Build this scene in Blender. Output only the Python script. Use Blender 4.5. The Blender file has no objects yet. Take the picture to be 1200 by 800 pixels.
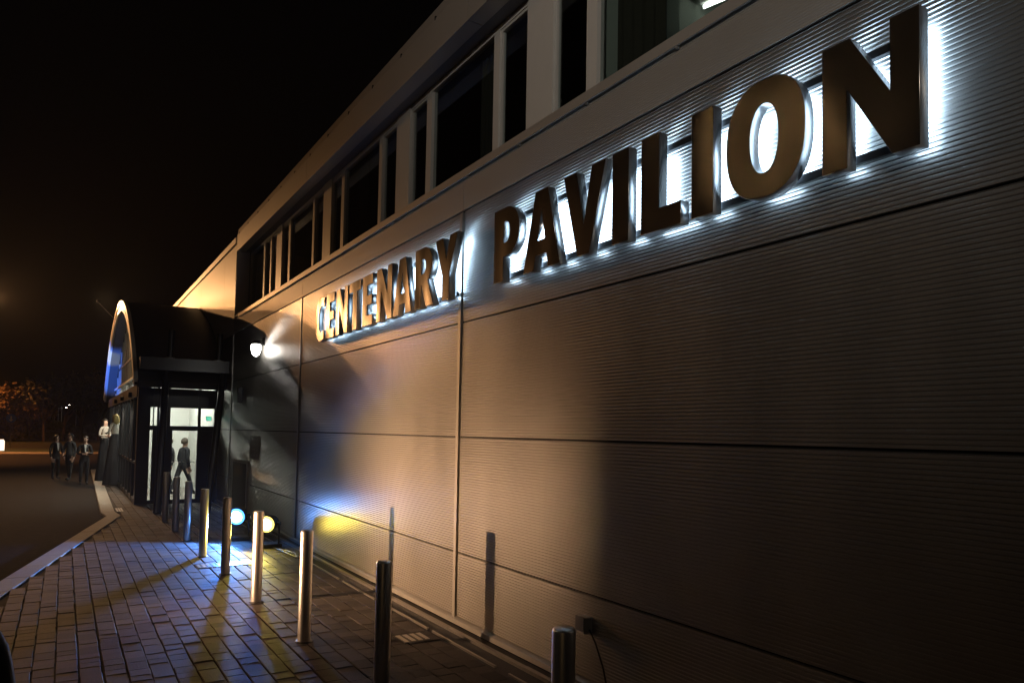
import bpy, math, random
from mathutils import Vector, Matrix
R = math.radians
rnd = random.Random(7)
sc = bpy.context.scene
col = sc.collection

# ------------------------------------------------------------------ camera
cam_d = bpy.data.cameras.new('camera')
cam = bpy.data.objects.new('camera', cam_d)
col.objects.link(cam)
cr = Vector((0.850818, -0.525165, 0.017614))
cd = Vector((0.038429, 0.028759, -0.998847))
cf = Vector((0.524053, 0.850514, 0.044650))
CAM = Vector((-3.7514, 0.0, 2.1))
m = Matrix((cr, -cd, -cf)).transposed().to_4x4()
m.translation = CAM
cam.matrix_world = m
cam_d.sensor_width = 36.0
cam_d.lens = 850.0 / 1200.0 * 36.0
cam_d.shift_y = (468.63 - 400.0) / 1200.0
cam_d.clip_start = 0.05
cam_d.clip_end = 3000.0
sc.camera = cam

# ------------------------------------------------------------------ night sky, exposure
w = bpy.data.worlds.new('World')
sc.world = w
w.use_nodes = True
nt = w.node_tree
sky = nt.nodes.new('ShaderNodeTexSky')
sky.sky_type = 'NISHITA'
sky.sun_disc = False
sky.sun_elevation = R(-4.0)
sky.sun_rotation = R(200.0)
bg = nt.nodes['Background']
nt.links.new(sky.outputs[0], bg.inputs[0])
bg.inputs[1].default_value = 0.02
sc.view_settings.view_transform = 'Standard'
sc.view_settings.look = 'None'
sc.view_settings.exposure = 0.0
sc.view_settings.gamma = 1.0
sc.view_settings.use_curve_mapping = False
sc.cycles.use_denoising = True
sc.cycles.max_bounces = 8
sc.cycles.sample_clamp_indirect = 4.0
sc.cycles.caustics_reflective = False
sc.cycles.caustics_refractive = False

# ------------------------------------------------------------------ materials
M = {}
def nodes(mat):
    return mat.node_tree.nodes, mat.node_tree.links
def pbr(name, colr, rough=0.5, metal=0.0, vary=0.0, scale=6.0, bump=0.0, bscale=40.0, bdet=4, rvary=0.0, spec=0.5, island=0.0, stretch=(1, 1, 1)):
    mt = bpy.data.materials.new(name)
    mt.use_nodes = True
    n, l = nodes(mt)
    b = n['Principled BSDF']
    b.inputs['Roughness'].default_value = rough
    b.inputs['Metallic'].default_value = metal
    b.inputs['Specular IOR Level'].default_value = spec
    b.inputs['Base Color'].default_value = (*colr, 1)
    tc = n.new('ShaderNodeTexCoord')
    mp = n.new('ShaderNodeMapping')
    mp.inputs['Scale'].default_value = stretch
    geo = n.new('ShaderNodeNewGeometry')
    l.new(geo.outputs['Position'], mp.inputs['Vector'])
    fac = None
    if vary > 0 or rvary > 0:
        t = n.new('ShaderNodeTexNoise')
        t.inputs['Scale'].default_value = scale
        t.inputs['Detail'].default_value = 6
        t.inputs['Roughness'].default_value = 0.65
        l.new(mp.outputs[0], t.inputs['Vector'])
        fac = t.outputs['Fac']
    if vary > 0:
        mx = n.new('ShaderNodeMix')
        mx.data_type = 'RGBA'
        mx.inputs[6].default_value = (*[c * (1 - vary) for c in colr], 1)
        mx.inputs[7].default_value = (*[min(1, c * (1 + vary)) for c in colr], 1)
        l.new(fac, mx.inputs[0])
        out = mx.outputs[2]
        if island > 0:
            hs = n.new('ShaderNodeHueSaturation')
            mr = n.new('ShaderNodeMapRange')
            mr.inputs[3].default_value = 1 - island
            mr.inputs[4].default_value = 1 + island
            oi = n.new('ShaderNodeObjectInfo')
            ad = n.new('ShaderNodeMath'); ad.operation = 'ADD'
            fr = n.new('ShaderNodeMath'); fr.operation = 'FRACT'
            l.new(geo.outputs['Random Per Island'], ad.inputs[0])
            l.new(oi.outputs['Random'], ad.inputs[1])
            l.new(ad.outputs[0], fr.inputs[0])
            l.new(fr.outputs[0], mr.inputs[0])
            l.new(mr.outputs[0], hs.inputs['Value'])
            l.new(out, hs.inputs['Color'])
            out = hs.outputs[0]
        l.new(out, b.inputs['Base Color'])
    if rvary > 0:
        mr2 = n.new('ShaderNodeMapRange')
        mr2.inputs[3].default_value = max(0.02, rough - rvary)
        mr2.inputs[4].default_value = min(1, rough + rvary)
        l.new(fac, mr2.inputs[0])
        l.new(mr2.outputs[0], b.inputs['Roughness'])
    if bump > 0:
        t2 = n.new('ShaderNodeTexNoise')
        t2.inputs['Scale'].default_value = bscale
        t2.inputs['Detail'].default_value = bdet
        l.new(mp.outputs[0], t2.inputs['Vector'])
        bp = n.new('ShaderNodeBump')
        bp.inputs['Strength'].default_value = bump
        bp.inputs['Distance'].default_value = 0.02
        l.new(t2.outputs['Fac'], bp.inputs['Height'])
        l.new(bp.outputs[0], b.inputs['Normal'])
    M[name] = mt
    return mt
def emit(name, colr, strength):
    mt = bpy.data.materials.new(name)
    mt.use_nodes = True
    n, l = nodes(mt)
    b = n['Principled BSDF']
    b.inputs['Base Color'].default_value = (0.8, 0.8, 0.8, 1)
    b.inputs['Emission Color'].default_value = (*colr, 1)
    b.inputs['Emission Strength'].default_value = strength
    M[name] = mt
    return mt
def glass(name, tint=(0.8, 0.85, 0.85)):
    mt = bpy.data.materials.new(name)
    mt.use_nodes = True
    n, l = nodes(mt)
    n.remove(n['Principled BSDF'])
    tr = n.new('ShaderNodeBsdfTransparent'); tr.inputs[0].default_value = (*tint, 1)
    gl = n.new('ShaderNodeBsdfGlossy'); gl.inputs['Roughness'].default_value = 0.01
    lw = n.new('ShaderNodeLayerWeight'); lw.inputs[0].default_value = 0.5
    pw = n.new('ShaderNodeMath'); pw.operation = 'POWER'; pw.inputs[1].default_value = 4.0
    fr = n.new('ShaderNodeMath'); fr.operation = 'MULTIPLY_ADD'; fr.inputs[1].default_value = 0.85; fr.inputs[2].default_value = 0.05
    l.new(lw.outputs['Facing'], pw.inputs[0]); l.new(pw.outputs[0], fr.inputs[0])
    mx = n.new('ShaderNodeMixShader')
    l.new(fr.outputs[0], mx.inputs[0]); l.new(tr.outputs[0], mx.inputs[1]); l.new(gl.outputs[0], mx.inputs[2])
    l.new(mx.outputs[0], n['Material Output'].inputs[0])
    M[name] = mt
    return mt

pbr('cladding', (0.33, 0.315, 0.295), 0.36, 0.8, 0.16, 1.1, rvary=0.09, stretch=(1, 1.6, 0.35), island=0.06)
pbr('cladding_pale', (0.46, 0.44, 0.41), 0.5, 0.6, 0.05, 1.3, rvary=0.05)
pbr('cladding_cream', (0.62, 0.57, 0.49), 0.5, 0.1, 0.05, 1.3)
pbr('trim_metal', (0.42, 0.40, 0.37), 0.34, 0.7, 0.08, 9)
pbr('joint_dark', (0.012, 0.012, 0.013), 0.8)
pbr('window_frame', (0.55, 0.53, 0.50), 0.45, 0.1, 0.05, 8)
pbr('frame_black', (0.012, 0.012, 0.013), 0.35, 0.0, 0.2, 6)
pbr('roof_dark', (0.055, 0.052, 0.05), 0.5, 0.2, 0.15, 2)
pbr('soffit', (0.17, 0.17, 0.17), 0.5, 0.1, 0.06, 2)
pbr('room_dark', (0.05, 0.048, 0.042), 0.9, 0, 0.1, 2)
pbr('room_wall', (0.34, 0.36, 0.31), 0.9, 0, 0.05, 2)
pbr('curtain', (0.03, 0.025, 0.015), 0.9, 0, 0.2, 8)
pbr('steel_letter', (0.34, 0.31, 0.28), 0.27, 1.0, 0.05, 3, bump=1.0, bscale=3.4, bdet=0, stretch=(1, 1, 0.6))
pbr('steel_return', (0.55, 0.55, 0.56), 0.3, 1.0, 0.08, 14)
pbr('steel_bollard', (0.64, 0.62, 0.60), 0.36, 1.0, 0.06, 30, rvary=0.06, stretch=(6, 6, 0.3))
pbr('rail_dark', (0.02, 0.02, 0.022), 0.5, 0.4)
pbr('paver', (0.062, 0.053, 0.049), 0.7, 0, 0.28, 26, bump=0.25, bscale=70, island=0.32, spec=0.1)
pbr('joint_sand', (0.02, 0.018, 0.016), 0.95, 0, 0.3, 40)
pbr('kerb', (0.30, 0.27, 0.235), 0.8, 0, 0.18, 14, bump=0.3, bscale=60)
pbr('asphalt', (0.021, 0.020, 0.020), 0.9, 0, 0.45, 9, bump=0.35, bscale=90, spec=0.02)
pbr('gravel', (0.06, 0.055, 0.05), 0.9, 0, 0.5, 70, bump=0.9, bscale=90)
pbr('channel_metal', (0.30, 0.28, 0.26), 0.32, 0.8, 0.25, 12)
pbr('grass', (0.035, 0.05, 0.018), 0.9, 0, 0.4, 3, bump=0.8, bscale=20)
pbr('leaf', (0.11, 0.075, 0.03), 0.8, 0, 0.35, 2, island=0.45)
pbr('leaf_green', (0.06, 0.065, 0.025), 0.8, 0, 0.35, 2, island=0.45)
pbr('bark', (0.06, 0.045, 0.035), 0.9, 0, 0.3, 8)
pbr('black_plastic', (0.012, 0.012, 0.013), 0.45, 0, 0.2, 20)
pbr('grey_post', (0.13, 0.13, 0.13), 0.5, 0.5, 0.1, 8)
pbr('white_paint', (0.75, 0.74, 0.70), 0.6, 0, 0.04, 4)
pbr('skin', (0.50, 0.31, 0.23), 0.6, 0, 0.06, 12)
pbr('suit', (0.013, 0.013, 0.016), 0.8, 0, 0.2, 20)
pbr('suit_grey', (0.05, 0.055, 0.06), 0.8, 0, 0.2, 20)
pbr('shirt', (0.72, 0.71, 0.70), 0.7)
pbr('fur', (0.62, 0.58, 0.52), 0.95, 0, 0.25, 30, bump=0.8, bscale=60)
pbr('hair_blond', (0.50, 0.36, 0.14), 0.6, 0, 0.25, 30)
pbr('hair_dark', (0.02, 0.014, 0.01), 0.6, 0, 0.2, 30)
pbr('hair_brown', (0.06, 0.04, 0.025), 0.6, 0, 0.2, 30)
pbr('blue_sign', (0.02, 0.12, 0.55), 0.4)
glass('glass')
glass('glass_dark', (0.45, 0.48, 0.48))
emit('led_white', (0.50, 0.74, 1.0), 28.0)
emit('blue_lens', (0.06, 0.30, 1.0), 5.0)
emit('blue_core', (0.10, 0.34, 1.0), 320.0)
emit('yellow_core', (1.0, 0.78, 0.12), 160.0)
emit('yellow_lens', (1.0, 0.78, 0.15), 3.0)
emit('wall_lamp_glass', (1.0, 0.96, 0.88), 30.0)
emit('tube_light', (0.95, 1.0, 0.88), 5.0)
emit('room_light', (1.0, 0.95, 0.82), 50.0)
emit('fill_pendant_glow', (1.0, 0.93, 0.78), 9.0)
emit('exit_green', (0.15, 0.9, 0.6), 0.8)
emit('lamp_warm', (1.0, 0.62, 0.26), 60.0)
emit('lamp_white', (1.0, 0.86, 0.66), 45.0)
emit('traffic_bollard_glow', (1.0, 0.93, 0.72), 1.3)

# ------------------------------------------------------------------ helpers
class MB:
    def __init__(s):
        s.v = []; s.f = []; s.mi = []; s.m = 0; s.smooth = []
    def add(s, vs, fs, smooth=False):
        o = len(s.v)
        s.v += [tuple(v) for v in vs]
        for f in fs:
            s.f.append([i + o for i in f]); s.mi.append(s.m); s.smooth.append(smooth)
        return s
    def box(s, x0, x1, y0, y1, z0, z1):
        vs = [(x0, y0, z0), (x1, y0, z0), (x1, y1, z0), (x0, y1, z0), (x0, y0, z1), (x1, y0, z1), (x1, y1, z1), (x0, y1, z1)]
        return s.add(vs, [(0, 3, 2, 1), (4, 5, 6, 7), (0, 1, 5, 4), (1, 2, 6, 5), (2, 3, 7, 6), (3, 0, 4, 7)])
    def tube(s, p0, p1, r0, r1=None, n=16, caps=True, smooth=True):
        r1 = r0 if r1 is None else r1
        p0 = Vector(p0); p1 = Vector(p1)
        d = (p1 - p0).normalized()
        a = d.orthogonal().normalized(); b = d.cross(a)
        vs = []
        for p, r in ((p0, r0), (p1, r1)):
            for i in range(n):
                t = 2 * math.pi * i / n
                vs.append(p + a * (r * math.cos(t)) + b * (r * math.sin(t)))
        s.add(vs, [(i, (i + 1) % n, n + (i + 1) % n, n + i) for i in range(n)], smooth)
        if caps:
            s.add(vs[:n], [tuple(reversed(range(n)))]); s.add(vs[n:], [tuple(range(n))])
        return s
    def lathe(s, c, prof, n=20, axis=(0, 0, 1), smooth=True):
        d = Vector(axis).normalized(); a = d.orthogonal().normalized(); b = d.cross(a); c = Vector(c)
        vs = []
        for r, h in prof:
            for i in range(n):
                t = 2 * math.pi * i / n
                vs.append(c + d * h + a * (r * math.cos(t)) + b * (r * math.sin(t)))
        fs = []
        for k in range(len(prof) - 1):
            for i in range(n):
                fs.append((k * n + i, k * n + (i + 1) % n, (k + 1) * n + (i + 1) % n, (k + 1) * n + i))
        s.add(vs, fs, smooth)
        s.add(vs[:n], [tuple(reversed(range(n)))]); s.add(vs[-n:], [tuple(range(n))])
        return s
    def quad(s, a, b, c, d):
        return s.add([a, b, c, d], [(0, 1, 2, 3)])
    def build(s, name, mat, parent=None, loc=None, label=None):
        me = bpy.data.meshes.new(name)
        o = bpy.data.objects.new(name, me)
        off = Vector((0, 0, 0))
        if loc is not None:
            off = Vector(loc); o.location = loc
        elif parent is not None:
            p = parent
            while p is not None:
                off = off + p.location; p = p.parent
        me.from_pydata([tuple(Vector(v) - off) for v in s.v], [], s.f)
        mats = mat if isinstance(mat, (list, tuple)) else [mat]
        for q in mats:
            me.materials.append(M[q])
        me.polygons.foreach_set('material_index', s.mi)
        me.polygons.foreach_set('use_smooth', s.smooth)
        me.update()
        col.objects.link(o)
        if parent is not None:
            o.parent = parent
        if label: o['label'] = label
        return o
def tag(o, label=None, cat=None, group=None, kind=None):
    if label: o['label'] = label
    if cat: o['category'] = cat
    if group: o['group'] = group
    if kind: o['kind'] = kind
    return o
def empty(name, loc, label, cat, group=None):
    o = bpy.data.objects.new(name, None)
    o.empty_display_size = 0.2
    o.location = loc
    col.objects.link(o)
    return tag(o, label, cat, group)
def copy_tree(o, parent=None):
    c = o.copy(); col.objects.link(c); c.parent = parent
    for ch in list(o.children): copy_tree(ch, c)
    return c
def light(kind, name, loc, parent, energy, colr, radius=0.1, target=None, cone=None, blend=0.5):
    d = bpy.data.lights.new(name, kind)
    d.energy = energy; d.color = colr
    if kind == 'SPOT':
        d.spot_size = R(cone); d.spot_blend = blend
    d.shadow_soft_size = radius
    o = bpy.data.objects.new(name, d)
    col.objects.link(o)
    off = Vector((0, 0, 0)); p = parent
    while p is not None:
        off = off + p.location; p = p.parent
    o.location = Vector(loc) - off
    if parent is not None: o.parent = parent
    if target is not None:
        o.rotation_euler = (Vector(target) - Vector(loc)).to_track_quat('-Z', 'Y').to_euler()
    return o

# ------------------------------------------------------------------ the ground
mb = MB(); mb.quad((-900, -120, -0.06), (900, -120, -0.06), (900, 1500, -0.06), (-900, 1500, -0.06))
tag(mb.build('ground', 'asphalt'), kind='structure')
# grass verge beyond the road
mb = MB()
mb.add([(-120, 70, -0.05), (60, 60, -0.05), (60, 140, -0.05), (-120, 140, -0.05), (-120, 70.3, 0.08), (60, 60.3, 0.08), (60, 140, 0.9), (-120, 140, 0.9)],
       [(4, 5, 6, 7), (0, 1, 5, 4)])
tag(mb.build('grass_verge', 'grass'), kind='structure')
mb = MB(); mb.add([(-120, 69.7, -0.058), (60, 59.7, -0.058), (60, 60.0, -0.058), (-120, 70.0, -0.058), (-120, 69.7, 0.07), (60, 59.7, 0.07), (60, 60.0, 0.07), (-120, 70.0, 0.07)],
       [(4, 5, 6, 7), (0, 1, 5, 4)])
tag(mb.build('verge_kerb', 'kerb'), kind='structure')

KX = [(-4.0, -7.78), (11.93, -4.40), (19.35, -2.84), (20.3, -2.92), (30.4, -2.75), (40.0, -2.6)]
def kerb_x(y):
    for (y0, x0), (y1, x1) in zip(KX, KX[1:]):
        if y <= y1:
            return x0 + (x1 - x0) * (y - y0) / (y1 - y0)
    return KX[-1][1]
# paving bed
mb = MB()
ys = [-4.0, 4, 11.93, 19.35, 20.3, 30.4, 40.0]
for a, b in zip(ys, ys[1:]):
    mb.quad((kerb_x(a) + 0.1, a, -0.028), (0.0, a, -0.028), (0.0, b, -0.028), (kerb_x(b) + 0.1, b, -0.028))
pavement = tag(mb.build('pavement', 'joint_sand'), kind='structure')

# pavers: each column one gauge wide, mixed lengths
PW = 0.1745
def paver_mesh(L, W):
    g = 0.0042; c = 0.006
    x0, x1, y0, y1 = -W / 2 + g, W / 2 - g, -L / 2 + g * 0.25, L / 2 - g * 0.25
    b = MB()
    vs = [(x0, y0, -0.027), (x1, y0, -0.027), (x1, y1, -0.027), (x0, y1, -0.027),
          (x0, y0, -0.006), (x1, y0, -0.006), (x1, y1, -0.006), (x0, y1, -0.006),
          (x0 + c, y0 + c * .6, 0), (x1 - c, y0 + c * .6, 0), (x1 - c, y1 - c * .6, 0), (x0 + c, y1 - c * .6, 0)]
    fs = [(8, 9, 10, 11)] + [(i, (i + 1) % 4, 4 + (i + 1) % 4, 4 + i) for i in range(4)] + [(4 + i, 4 + (i + 1) % 4, 8 + (i + 1) % 4, 8 + i) for i in range(4)]
    return vs, fs
LENS = (0.142, 0.175, 0.232)
pv = []
x = -0.42 - PW / 2
while x > -8.0:
    y = 1.0 + rnd.random() * 0.2
    wob = rnd.uniform(-.004, .004)
    while y < 39.5:
        L = rnd.choice(LENS)
        yc = y + L / 2
        if x - PW / 2 > kerb_x(yc) + 0.30 and not (yc > 21.7 and x > -2.2 + PW / 2):
            pv.append((x + wob + rnd.uniform(-.003, .003), yc, L))
        y += L
    x -= PW
def in_view(p):
    q = Vector((p[0], p[1], 0)) - CAM
    zc = q.dot(cf)
    if zc < 0.5: return None
    u = 600 + 850 * q.dot(cr) / zc; v = 468.6 + 850 * q.dot(cd) / zc
    return zc if (-10 < u < 760 and v < 808) else None
vis = sorted([(in_view(p), i) for i, p in enumerate(pv) if in_view(p)])
near = set(i for z, i in vis[:300])
pm = {}
for L in LENS:
    vs, fs = paver_mesh(L, PW)
    b = MB(); b.add(vs, fs)
    pm[L] = b
protos = {}
rest = MB()
for i, (px, py, L) in enumerate(pv):
    dz = rnd.uniform(-0.0035, 0.0035)
    tx, ty = rnd.uniform(-.012, .012), rnd.uniform(-.010, .010)
    if i in near:
        if L not in protos:
            protos[L] = pm[L].build('paver', 'paver')
            o = protos[L]
        else:
            o = protos[L].copy(); col.objects.link(o)
        o.parent = pavement
        o.location = (px, py, dz); o.rotation_euler = (tx, ty, rnd.uniform(-.006, .006))
    else:
        vs, fs = paver_mesh(L, PW)
        rest.add([(vx + px, vy + py, vz + dz + vx * ty * -1 + vy * tx) for vx, vy, vz in vs], fs)
tag(rest.build('paver_field', 'paver', pavement), kind='stuff')
# kerb stones along the edge of the road
kb = tag(empty('kerb', (-4.4, 11.93, 0), None, None), kind='structure')
y = 2.0
while y < 39.5:
    L = 0.915
    y1 = min(y + L - 0.012, 40)
    if y < 19.35 < y1 + .1: y1 = 19.35
    n_ = 0.30
    b = MB()
    xa, xb = kerb_x(y), kerb_x(y1)
    h = 0.003 + rnd.uniform(-.002, .002)
    b.add([(xa, y, -.055), (xa + n_, y, -.055), (xb + n_, y1, -.055), (xb, y1, -.055), (xa + .012, y, h), (xa + n_, y, h), (xb + n_, y1, h), (xb + .012, y1, h), (xa, y, h - .015), (xb, y1, h - .015)],
          [(4, 5, 6, 7), (8, 4, 7, 9), (0, 8, 9, 3), (0, 1, 5, 4, 8), (3, 9, 7, 6, 2), (1, 2, 6, 5)])
    b.build('kerb_stone', 'kerb', kb)
    y = y1 + 0.012
# drain cover and inspection covers in the paving
def cover(cx, cy, wx, wy, bars, label):
    r_ = empty('drain_cover', (cx, cy, 0.005), label, 'drain cover')
    b = MB(); b.box(cx - wx / 2, cx + wx / 2, cy - wy / 2, cy + wy / 2, -0.02, 0.006); b.build('frame', 'rail_dark', r_)
    for k in range(bars):
        b = MB()
        yy = cx - wx / 2 + (k + .5) * wx / bars
        b.box(yy - wx / bars * .3, yy + wx / bars * .3, cy - wy * .42, cy + wy * .42, 0.004, 0.012)
        b.build('bar', 'channel_metal', r_)
cover(-1.56, 11.85, 0.85, 0.36, 12, 'slotted metal drain grating set in the blue lit paving by the bollards')
cover(-0.66, 6.86, 0.30, 0.30, 4, 'small square metal drain cover in dark paving beside the wall')
cover(-2.50, 20.6, 0.16, 0.95, 3, 'narrow dark drain slot beside the kerb at the entrance')

# ------------------------------------------------------------------ the building
bld = empty('pavilion_building', (0, 7, 0), 'long grey ribbed metal pavilion building with a strip of upper windows', 'building')
YB = [-5.86, 0.67, 7.20, 13.72, 20.25, 26.78, 36.5]
ZB = [0.075, 0.773, 2.043, 3.320, 4.584]
mb = MB(); mb.box(0.03, 0.25, -5.86, 36.5, 0.0, 5.0); mb.build('backing_wall', 'joint_dark', bld)
def ribbed(y0, y1, z0, z1, pitch, depth, xf=0.0):
    b = MB()
    n = max(1, round((z1 - z0) / pitch)); p = (z1 - z0) / n
    prof = [(xf + 0.026, z0), (xf, z0)]
    for i in range(n):
        a = z0 + i * p
        prof += [(xf - depth * .06, a + p * .28), (xf, a + p * .56), (xf + depth, a + p * .76), (xf + depth, a + p * .80), (xf, a + p * .99)]
    prof += [(xf, z1), (xf + 0.026, z1)]
    vs = [(x, y0, z) for x, z in prof] + [(x, y1, z) for x, z in prof]
    k = len(prof)
    b.add(vs, [(i, i + 1, k + i + 1, k + i) for i in range(k - 1)])
    b.add(vs[:k] , [tuple(range(k))]); b.add(vs[k:], [tuple(reversed(range(k)))])
    return b
for j, (y0, y1) in enumerate(zip(YB, YB[1:])):
    for z0, z1 in zip(ZB, ZB[1:]):
        if y0 > 22 and z1 < 3.4: continue          # inside the porch
        ribbed(y0 + 0.03, y1 - 0.03, z0 + 0.009, z1 - 0.009, 0.0275, 0.0054).build('cladding_panel', 'cladding', bld)
# vertical cover strips on the joints
for j, y in enumerate(YB[1:5]):
    mb = MB(); mb.box(-0.012, 0.02, y + 0.002, y + 0.062, 0.06, 4.57); mb.build('joint_cover', 'trim_metal', bld)
# parapet band of finer ribs, sill and drip
for y0, y1 in zip(YB, YB[1:]):
    if y0 > 19: continue
    ribbed(y0 + 0.006, y1 - 0.006, 4.597, 4.965, 0.0184, 0.003, -0.006).build('parapet_panel', 'cladding_pale', bld)
mb = MB(); mb.box(-0.03, 0.03, -5.86, 19.55, 4.968, 4.982); mb.box(-0.045, -0.03, -5.86, 19.55, 4.95, 5.038); mb.box(-0.03, 0.42, -5.86, 20.2, 5.024, 5.038)
mb.build('window_sill', 'cladding_pale', bld)
# brackets under the sill
for i in range(20):
    y = 19 - i * 1.085
    mb = MB(); mb.box(-0.04, -0.008, y, y + 0.02, 4.935, 4.968); mb.build('sill_clip', 'trim_metal', bld)
# flashing at the foot of the wall
mb = MB(); mb.add([(-0.03, -5.86, 0.0), (-0.03, 22, 0.0), (-0.03, 22, 0.05), (-0.03, -5.86, 0.05), (0.02, -5.86, 0.074), (0.02, 22, 0.074)], [(0, 3, 2, 1), (3, 4, 5, 2)])
mb.build('foot_flashing', 'trim_metal', bld)
# fascia over the windows
for y0, y1 in zip(YB, YB[1:]):
    if y0 > 19: continue
    yy1 = min(y1, 20.30)
    mb = MB(); mb.box(0.0, 0.2, y0 + .004, yy1 - .004, 6.80, 7.245); mb.build('fascia_panel', 'cladding_pale', bld)
    mb = MB(); mb.add([(0.012, y0 + .004, 7.262), (0.012, yy1 - .004, 7.262), (0.03, y0 + .004, 7.40), (0.03, yy1 - .004, 7.40), (0.07, y0 + .004, 7.455), (0.07, yy1 - .004, 7.455), (0.4, y0 + .004, 7.47), (0.4, yy1 - .004, 7.47), (0.4, y0 + .004, 7.262), (0.4, yy1 - .004, 7.262)],
        [(0, 1, 3, 2), (2, 3, 5, 4), (4, 5, 7, 6), (6, 7, 9, 8), (1, 9, 7, 5, 3), (0, 2, 4, 6, 8)])
    mb.build('roof_edge', 'cladding_pale', bld)
for i in range(24):
    y = 20 - i * 1.085
    mb = MB(); mb.box(-0.004, 0.02, y, y + 0.025, 7.225, 7.275); mb.build('fascia_clip', 'rail_dark', bld)
mb = MB(); mb.box(0.05, 0.35, -5.86, 20.25, 7.24, 7.27); mb.build('fascia_groove', 'joint_dark', bld)
mb = MB(); mb.box(0.2, 0.5, -5.86, 20.2, 6.815, 6.85); mb.build('soffit', 'soffit', bld)
mb = MB(); mb.box(0.3, 12, -5.86, 36.5, 7.0, 7.25); mb.build('roof_slab', 'roof_dark', bld)
# cream end wall over the entrance porch
for y0, y1 in ((20.25, 21.9), (21.9, 26.1), (26.1, 30.3), (30.3, 36.5)):
    mb = MB(); mb.box(0.0, 0.34, y0 + .006, y1 - .006, 4.597, 6.985); mb.build('end_wall_panel', 'cladding_cream', bld)
mb = MB(); mb.box(-0.02, 0.3, 20.31, 36.5, 7.035, 7.20); mb.build('end_wall_coping', 'cladding_pale', bld)
mb = MB(); mb.box(0.03, 0.3, 20.31, 36.5, 6.985, 7.035); mb.build('coping_shadow_gap', 'joint_dark', bld)
# window units
def window_unit(y0, parts, first=0):
    r_ = tag(MB().box(0.375, 0.43, y0 + sum(parts) , y0 + sum(parts) + 0.0005, 5.045, 5.05).build('window', 'window_frame', bld))
    y = y0
    tot = sum(parts)
    mb = MB(); mb.box(0.37, 0.44, y0, y0 + tot, 6.745, 6.812); mb.build('head_frame', 'window_frame', r_)
    mb = MB(); mb.box(0.37, 0.44, y0, y0 + tot, 5.04, 5.10); mb.build('bottom_frame', 'window_frame', r_)
    for k, p in enumerate(parts):
        if k % 2 == 1:
            mb = MB(); mb.box(0.362, 0.445, y, y + p, 5.102, 6.743); mb.build('mullion', 'window_frame', r_)
        else:
            mb = MB(); mb.box(0.405, 0.412, y + .002, y + p - .002, 5.102, 6.743); mb.build('pane', 'glass', r_)
            if p < 0.8:   # opening light: a thin inner frame
                mb = MB()
                for (a, b_, c_, d_) in ((y, y + .03, 5.102, 6.743), (y + p - .03, y + p, 5.102, 6.743), (y + .03, y + p - .03, 5.102, 5.135), (y + .03, y + p - .03, 6.71, 6.743)):
                    mb.box(0.38, 0.432, a + .001, b_ - .001, c_ + .001, d_ - .001)
                mb.build('casement', 'window_frame', r_)
        y += p
U = [0.607, 0.125, 1.69, 0.155, 0.56]
for k in range(-2, 4):
    y0 = 6.478 + 3.63 * k
    if k < 3:
        window_unit(y0, U)
        mb = MB(); mb.box(0.352, 0.45, y0 + 3.137 + .002, y0 + 3.63 - .002, 5.04, 6.812); mb.build('post', 'window_frame', bld)
    else:
        window_unit(17.37, [0.52, 0.12, 0.55, 0.16, 1.42])
mb = MB(); mb.box(0.352, 0.45, 20.142, 20.2, 5.04, 6.812); mb.build('post', 'window_frame', bld)
mb = MB(); mb.box(0.34, 0.5, 20.202, 20.24, 5.0, 6.98); mb.build('reveal', 'soffit', bld)
# rooms behind the windows
mb = MB()
mb.box(0.45, 6, -5.8, 20.2, 5.0, 5.03); mb.box(0.5, 6, -5.8, 20.2, 6.86, 6.9); mb.box(5.9, 6, -5.8, 20.2, 5.03, 6.86); mb.box(.5, 6, 20.1, 20.19, 5.03, 6.86)
mb.build('room_shell', 'room_dark', bld)
mb = MB(); mb.box(0.52, 5.9, 5.36, 5.42, 5.031, 6.859); mb.build('partition_wall', 'room_wall', bld)
def curtain(y, wdt, x=0.62):
    b = MB(); n = 26; vs = []
    for i in range(n + 1):
        t = i / n
        vs.append((x + 0.035 * math.sin(t * 9 * math.pi), y + wdt * t))
    v3 = [(a, b_, 5.06) for a, b_ in vs] + [(a, b_, 6.8) for a, b_ in vs]
    b.add(v3, [(i, i + 1, n + 2 + i, n + 1 + i) for i in range(n)], True)
    return b.build('curtain', 'curtain')
for i, (y, wd) in enumerate(((7.55, 0.42), (4.62, 0.66), (12.0, 0.4))):
    tag(curtain(y, wd), ['brown curtain drawn back inside the wide window over the gap between the two sign words', 'dark curtain drawn back inside the window above the letter V of the sign', 'dark curtain inside the window above the letters of the first sign word'][i], 'curtain')
tb = empty('tube_light', (1.8, 5.1, 6.5), 'lit fluorescent tube fitting hanging inside the upper window above the letter O', 'ceiling light')
mb = MB(); mb.tube((1.74, 5.25, 6.55), (1.92, 4.6, 6.55), 0.02, n=12); mb.build('tube', 'tube_light', tb)
mb = MB(); mb.tube((1.73, 5.28, 6.61), (1.93, 4.57, 6.61), 0.03, n=8); mb.tube((1.78, 5.1, 6.61), (1.78, 5.1, 6.86), 0.006, n=6); mb.tube((1.88, 4.75, 6.61), (1.88, 4.75, 6.86), 0.006, n=6); mb.build('fitting', 'white_paint', tb)

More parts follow.
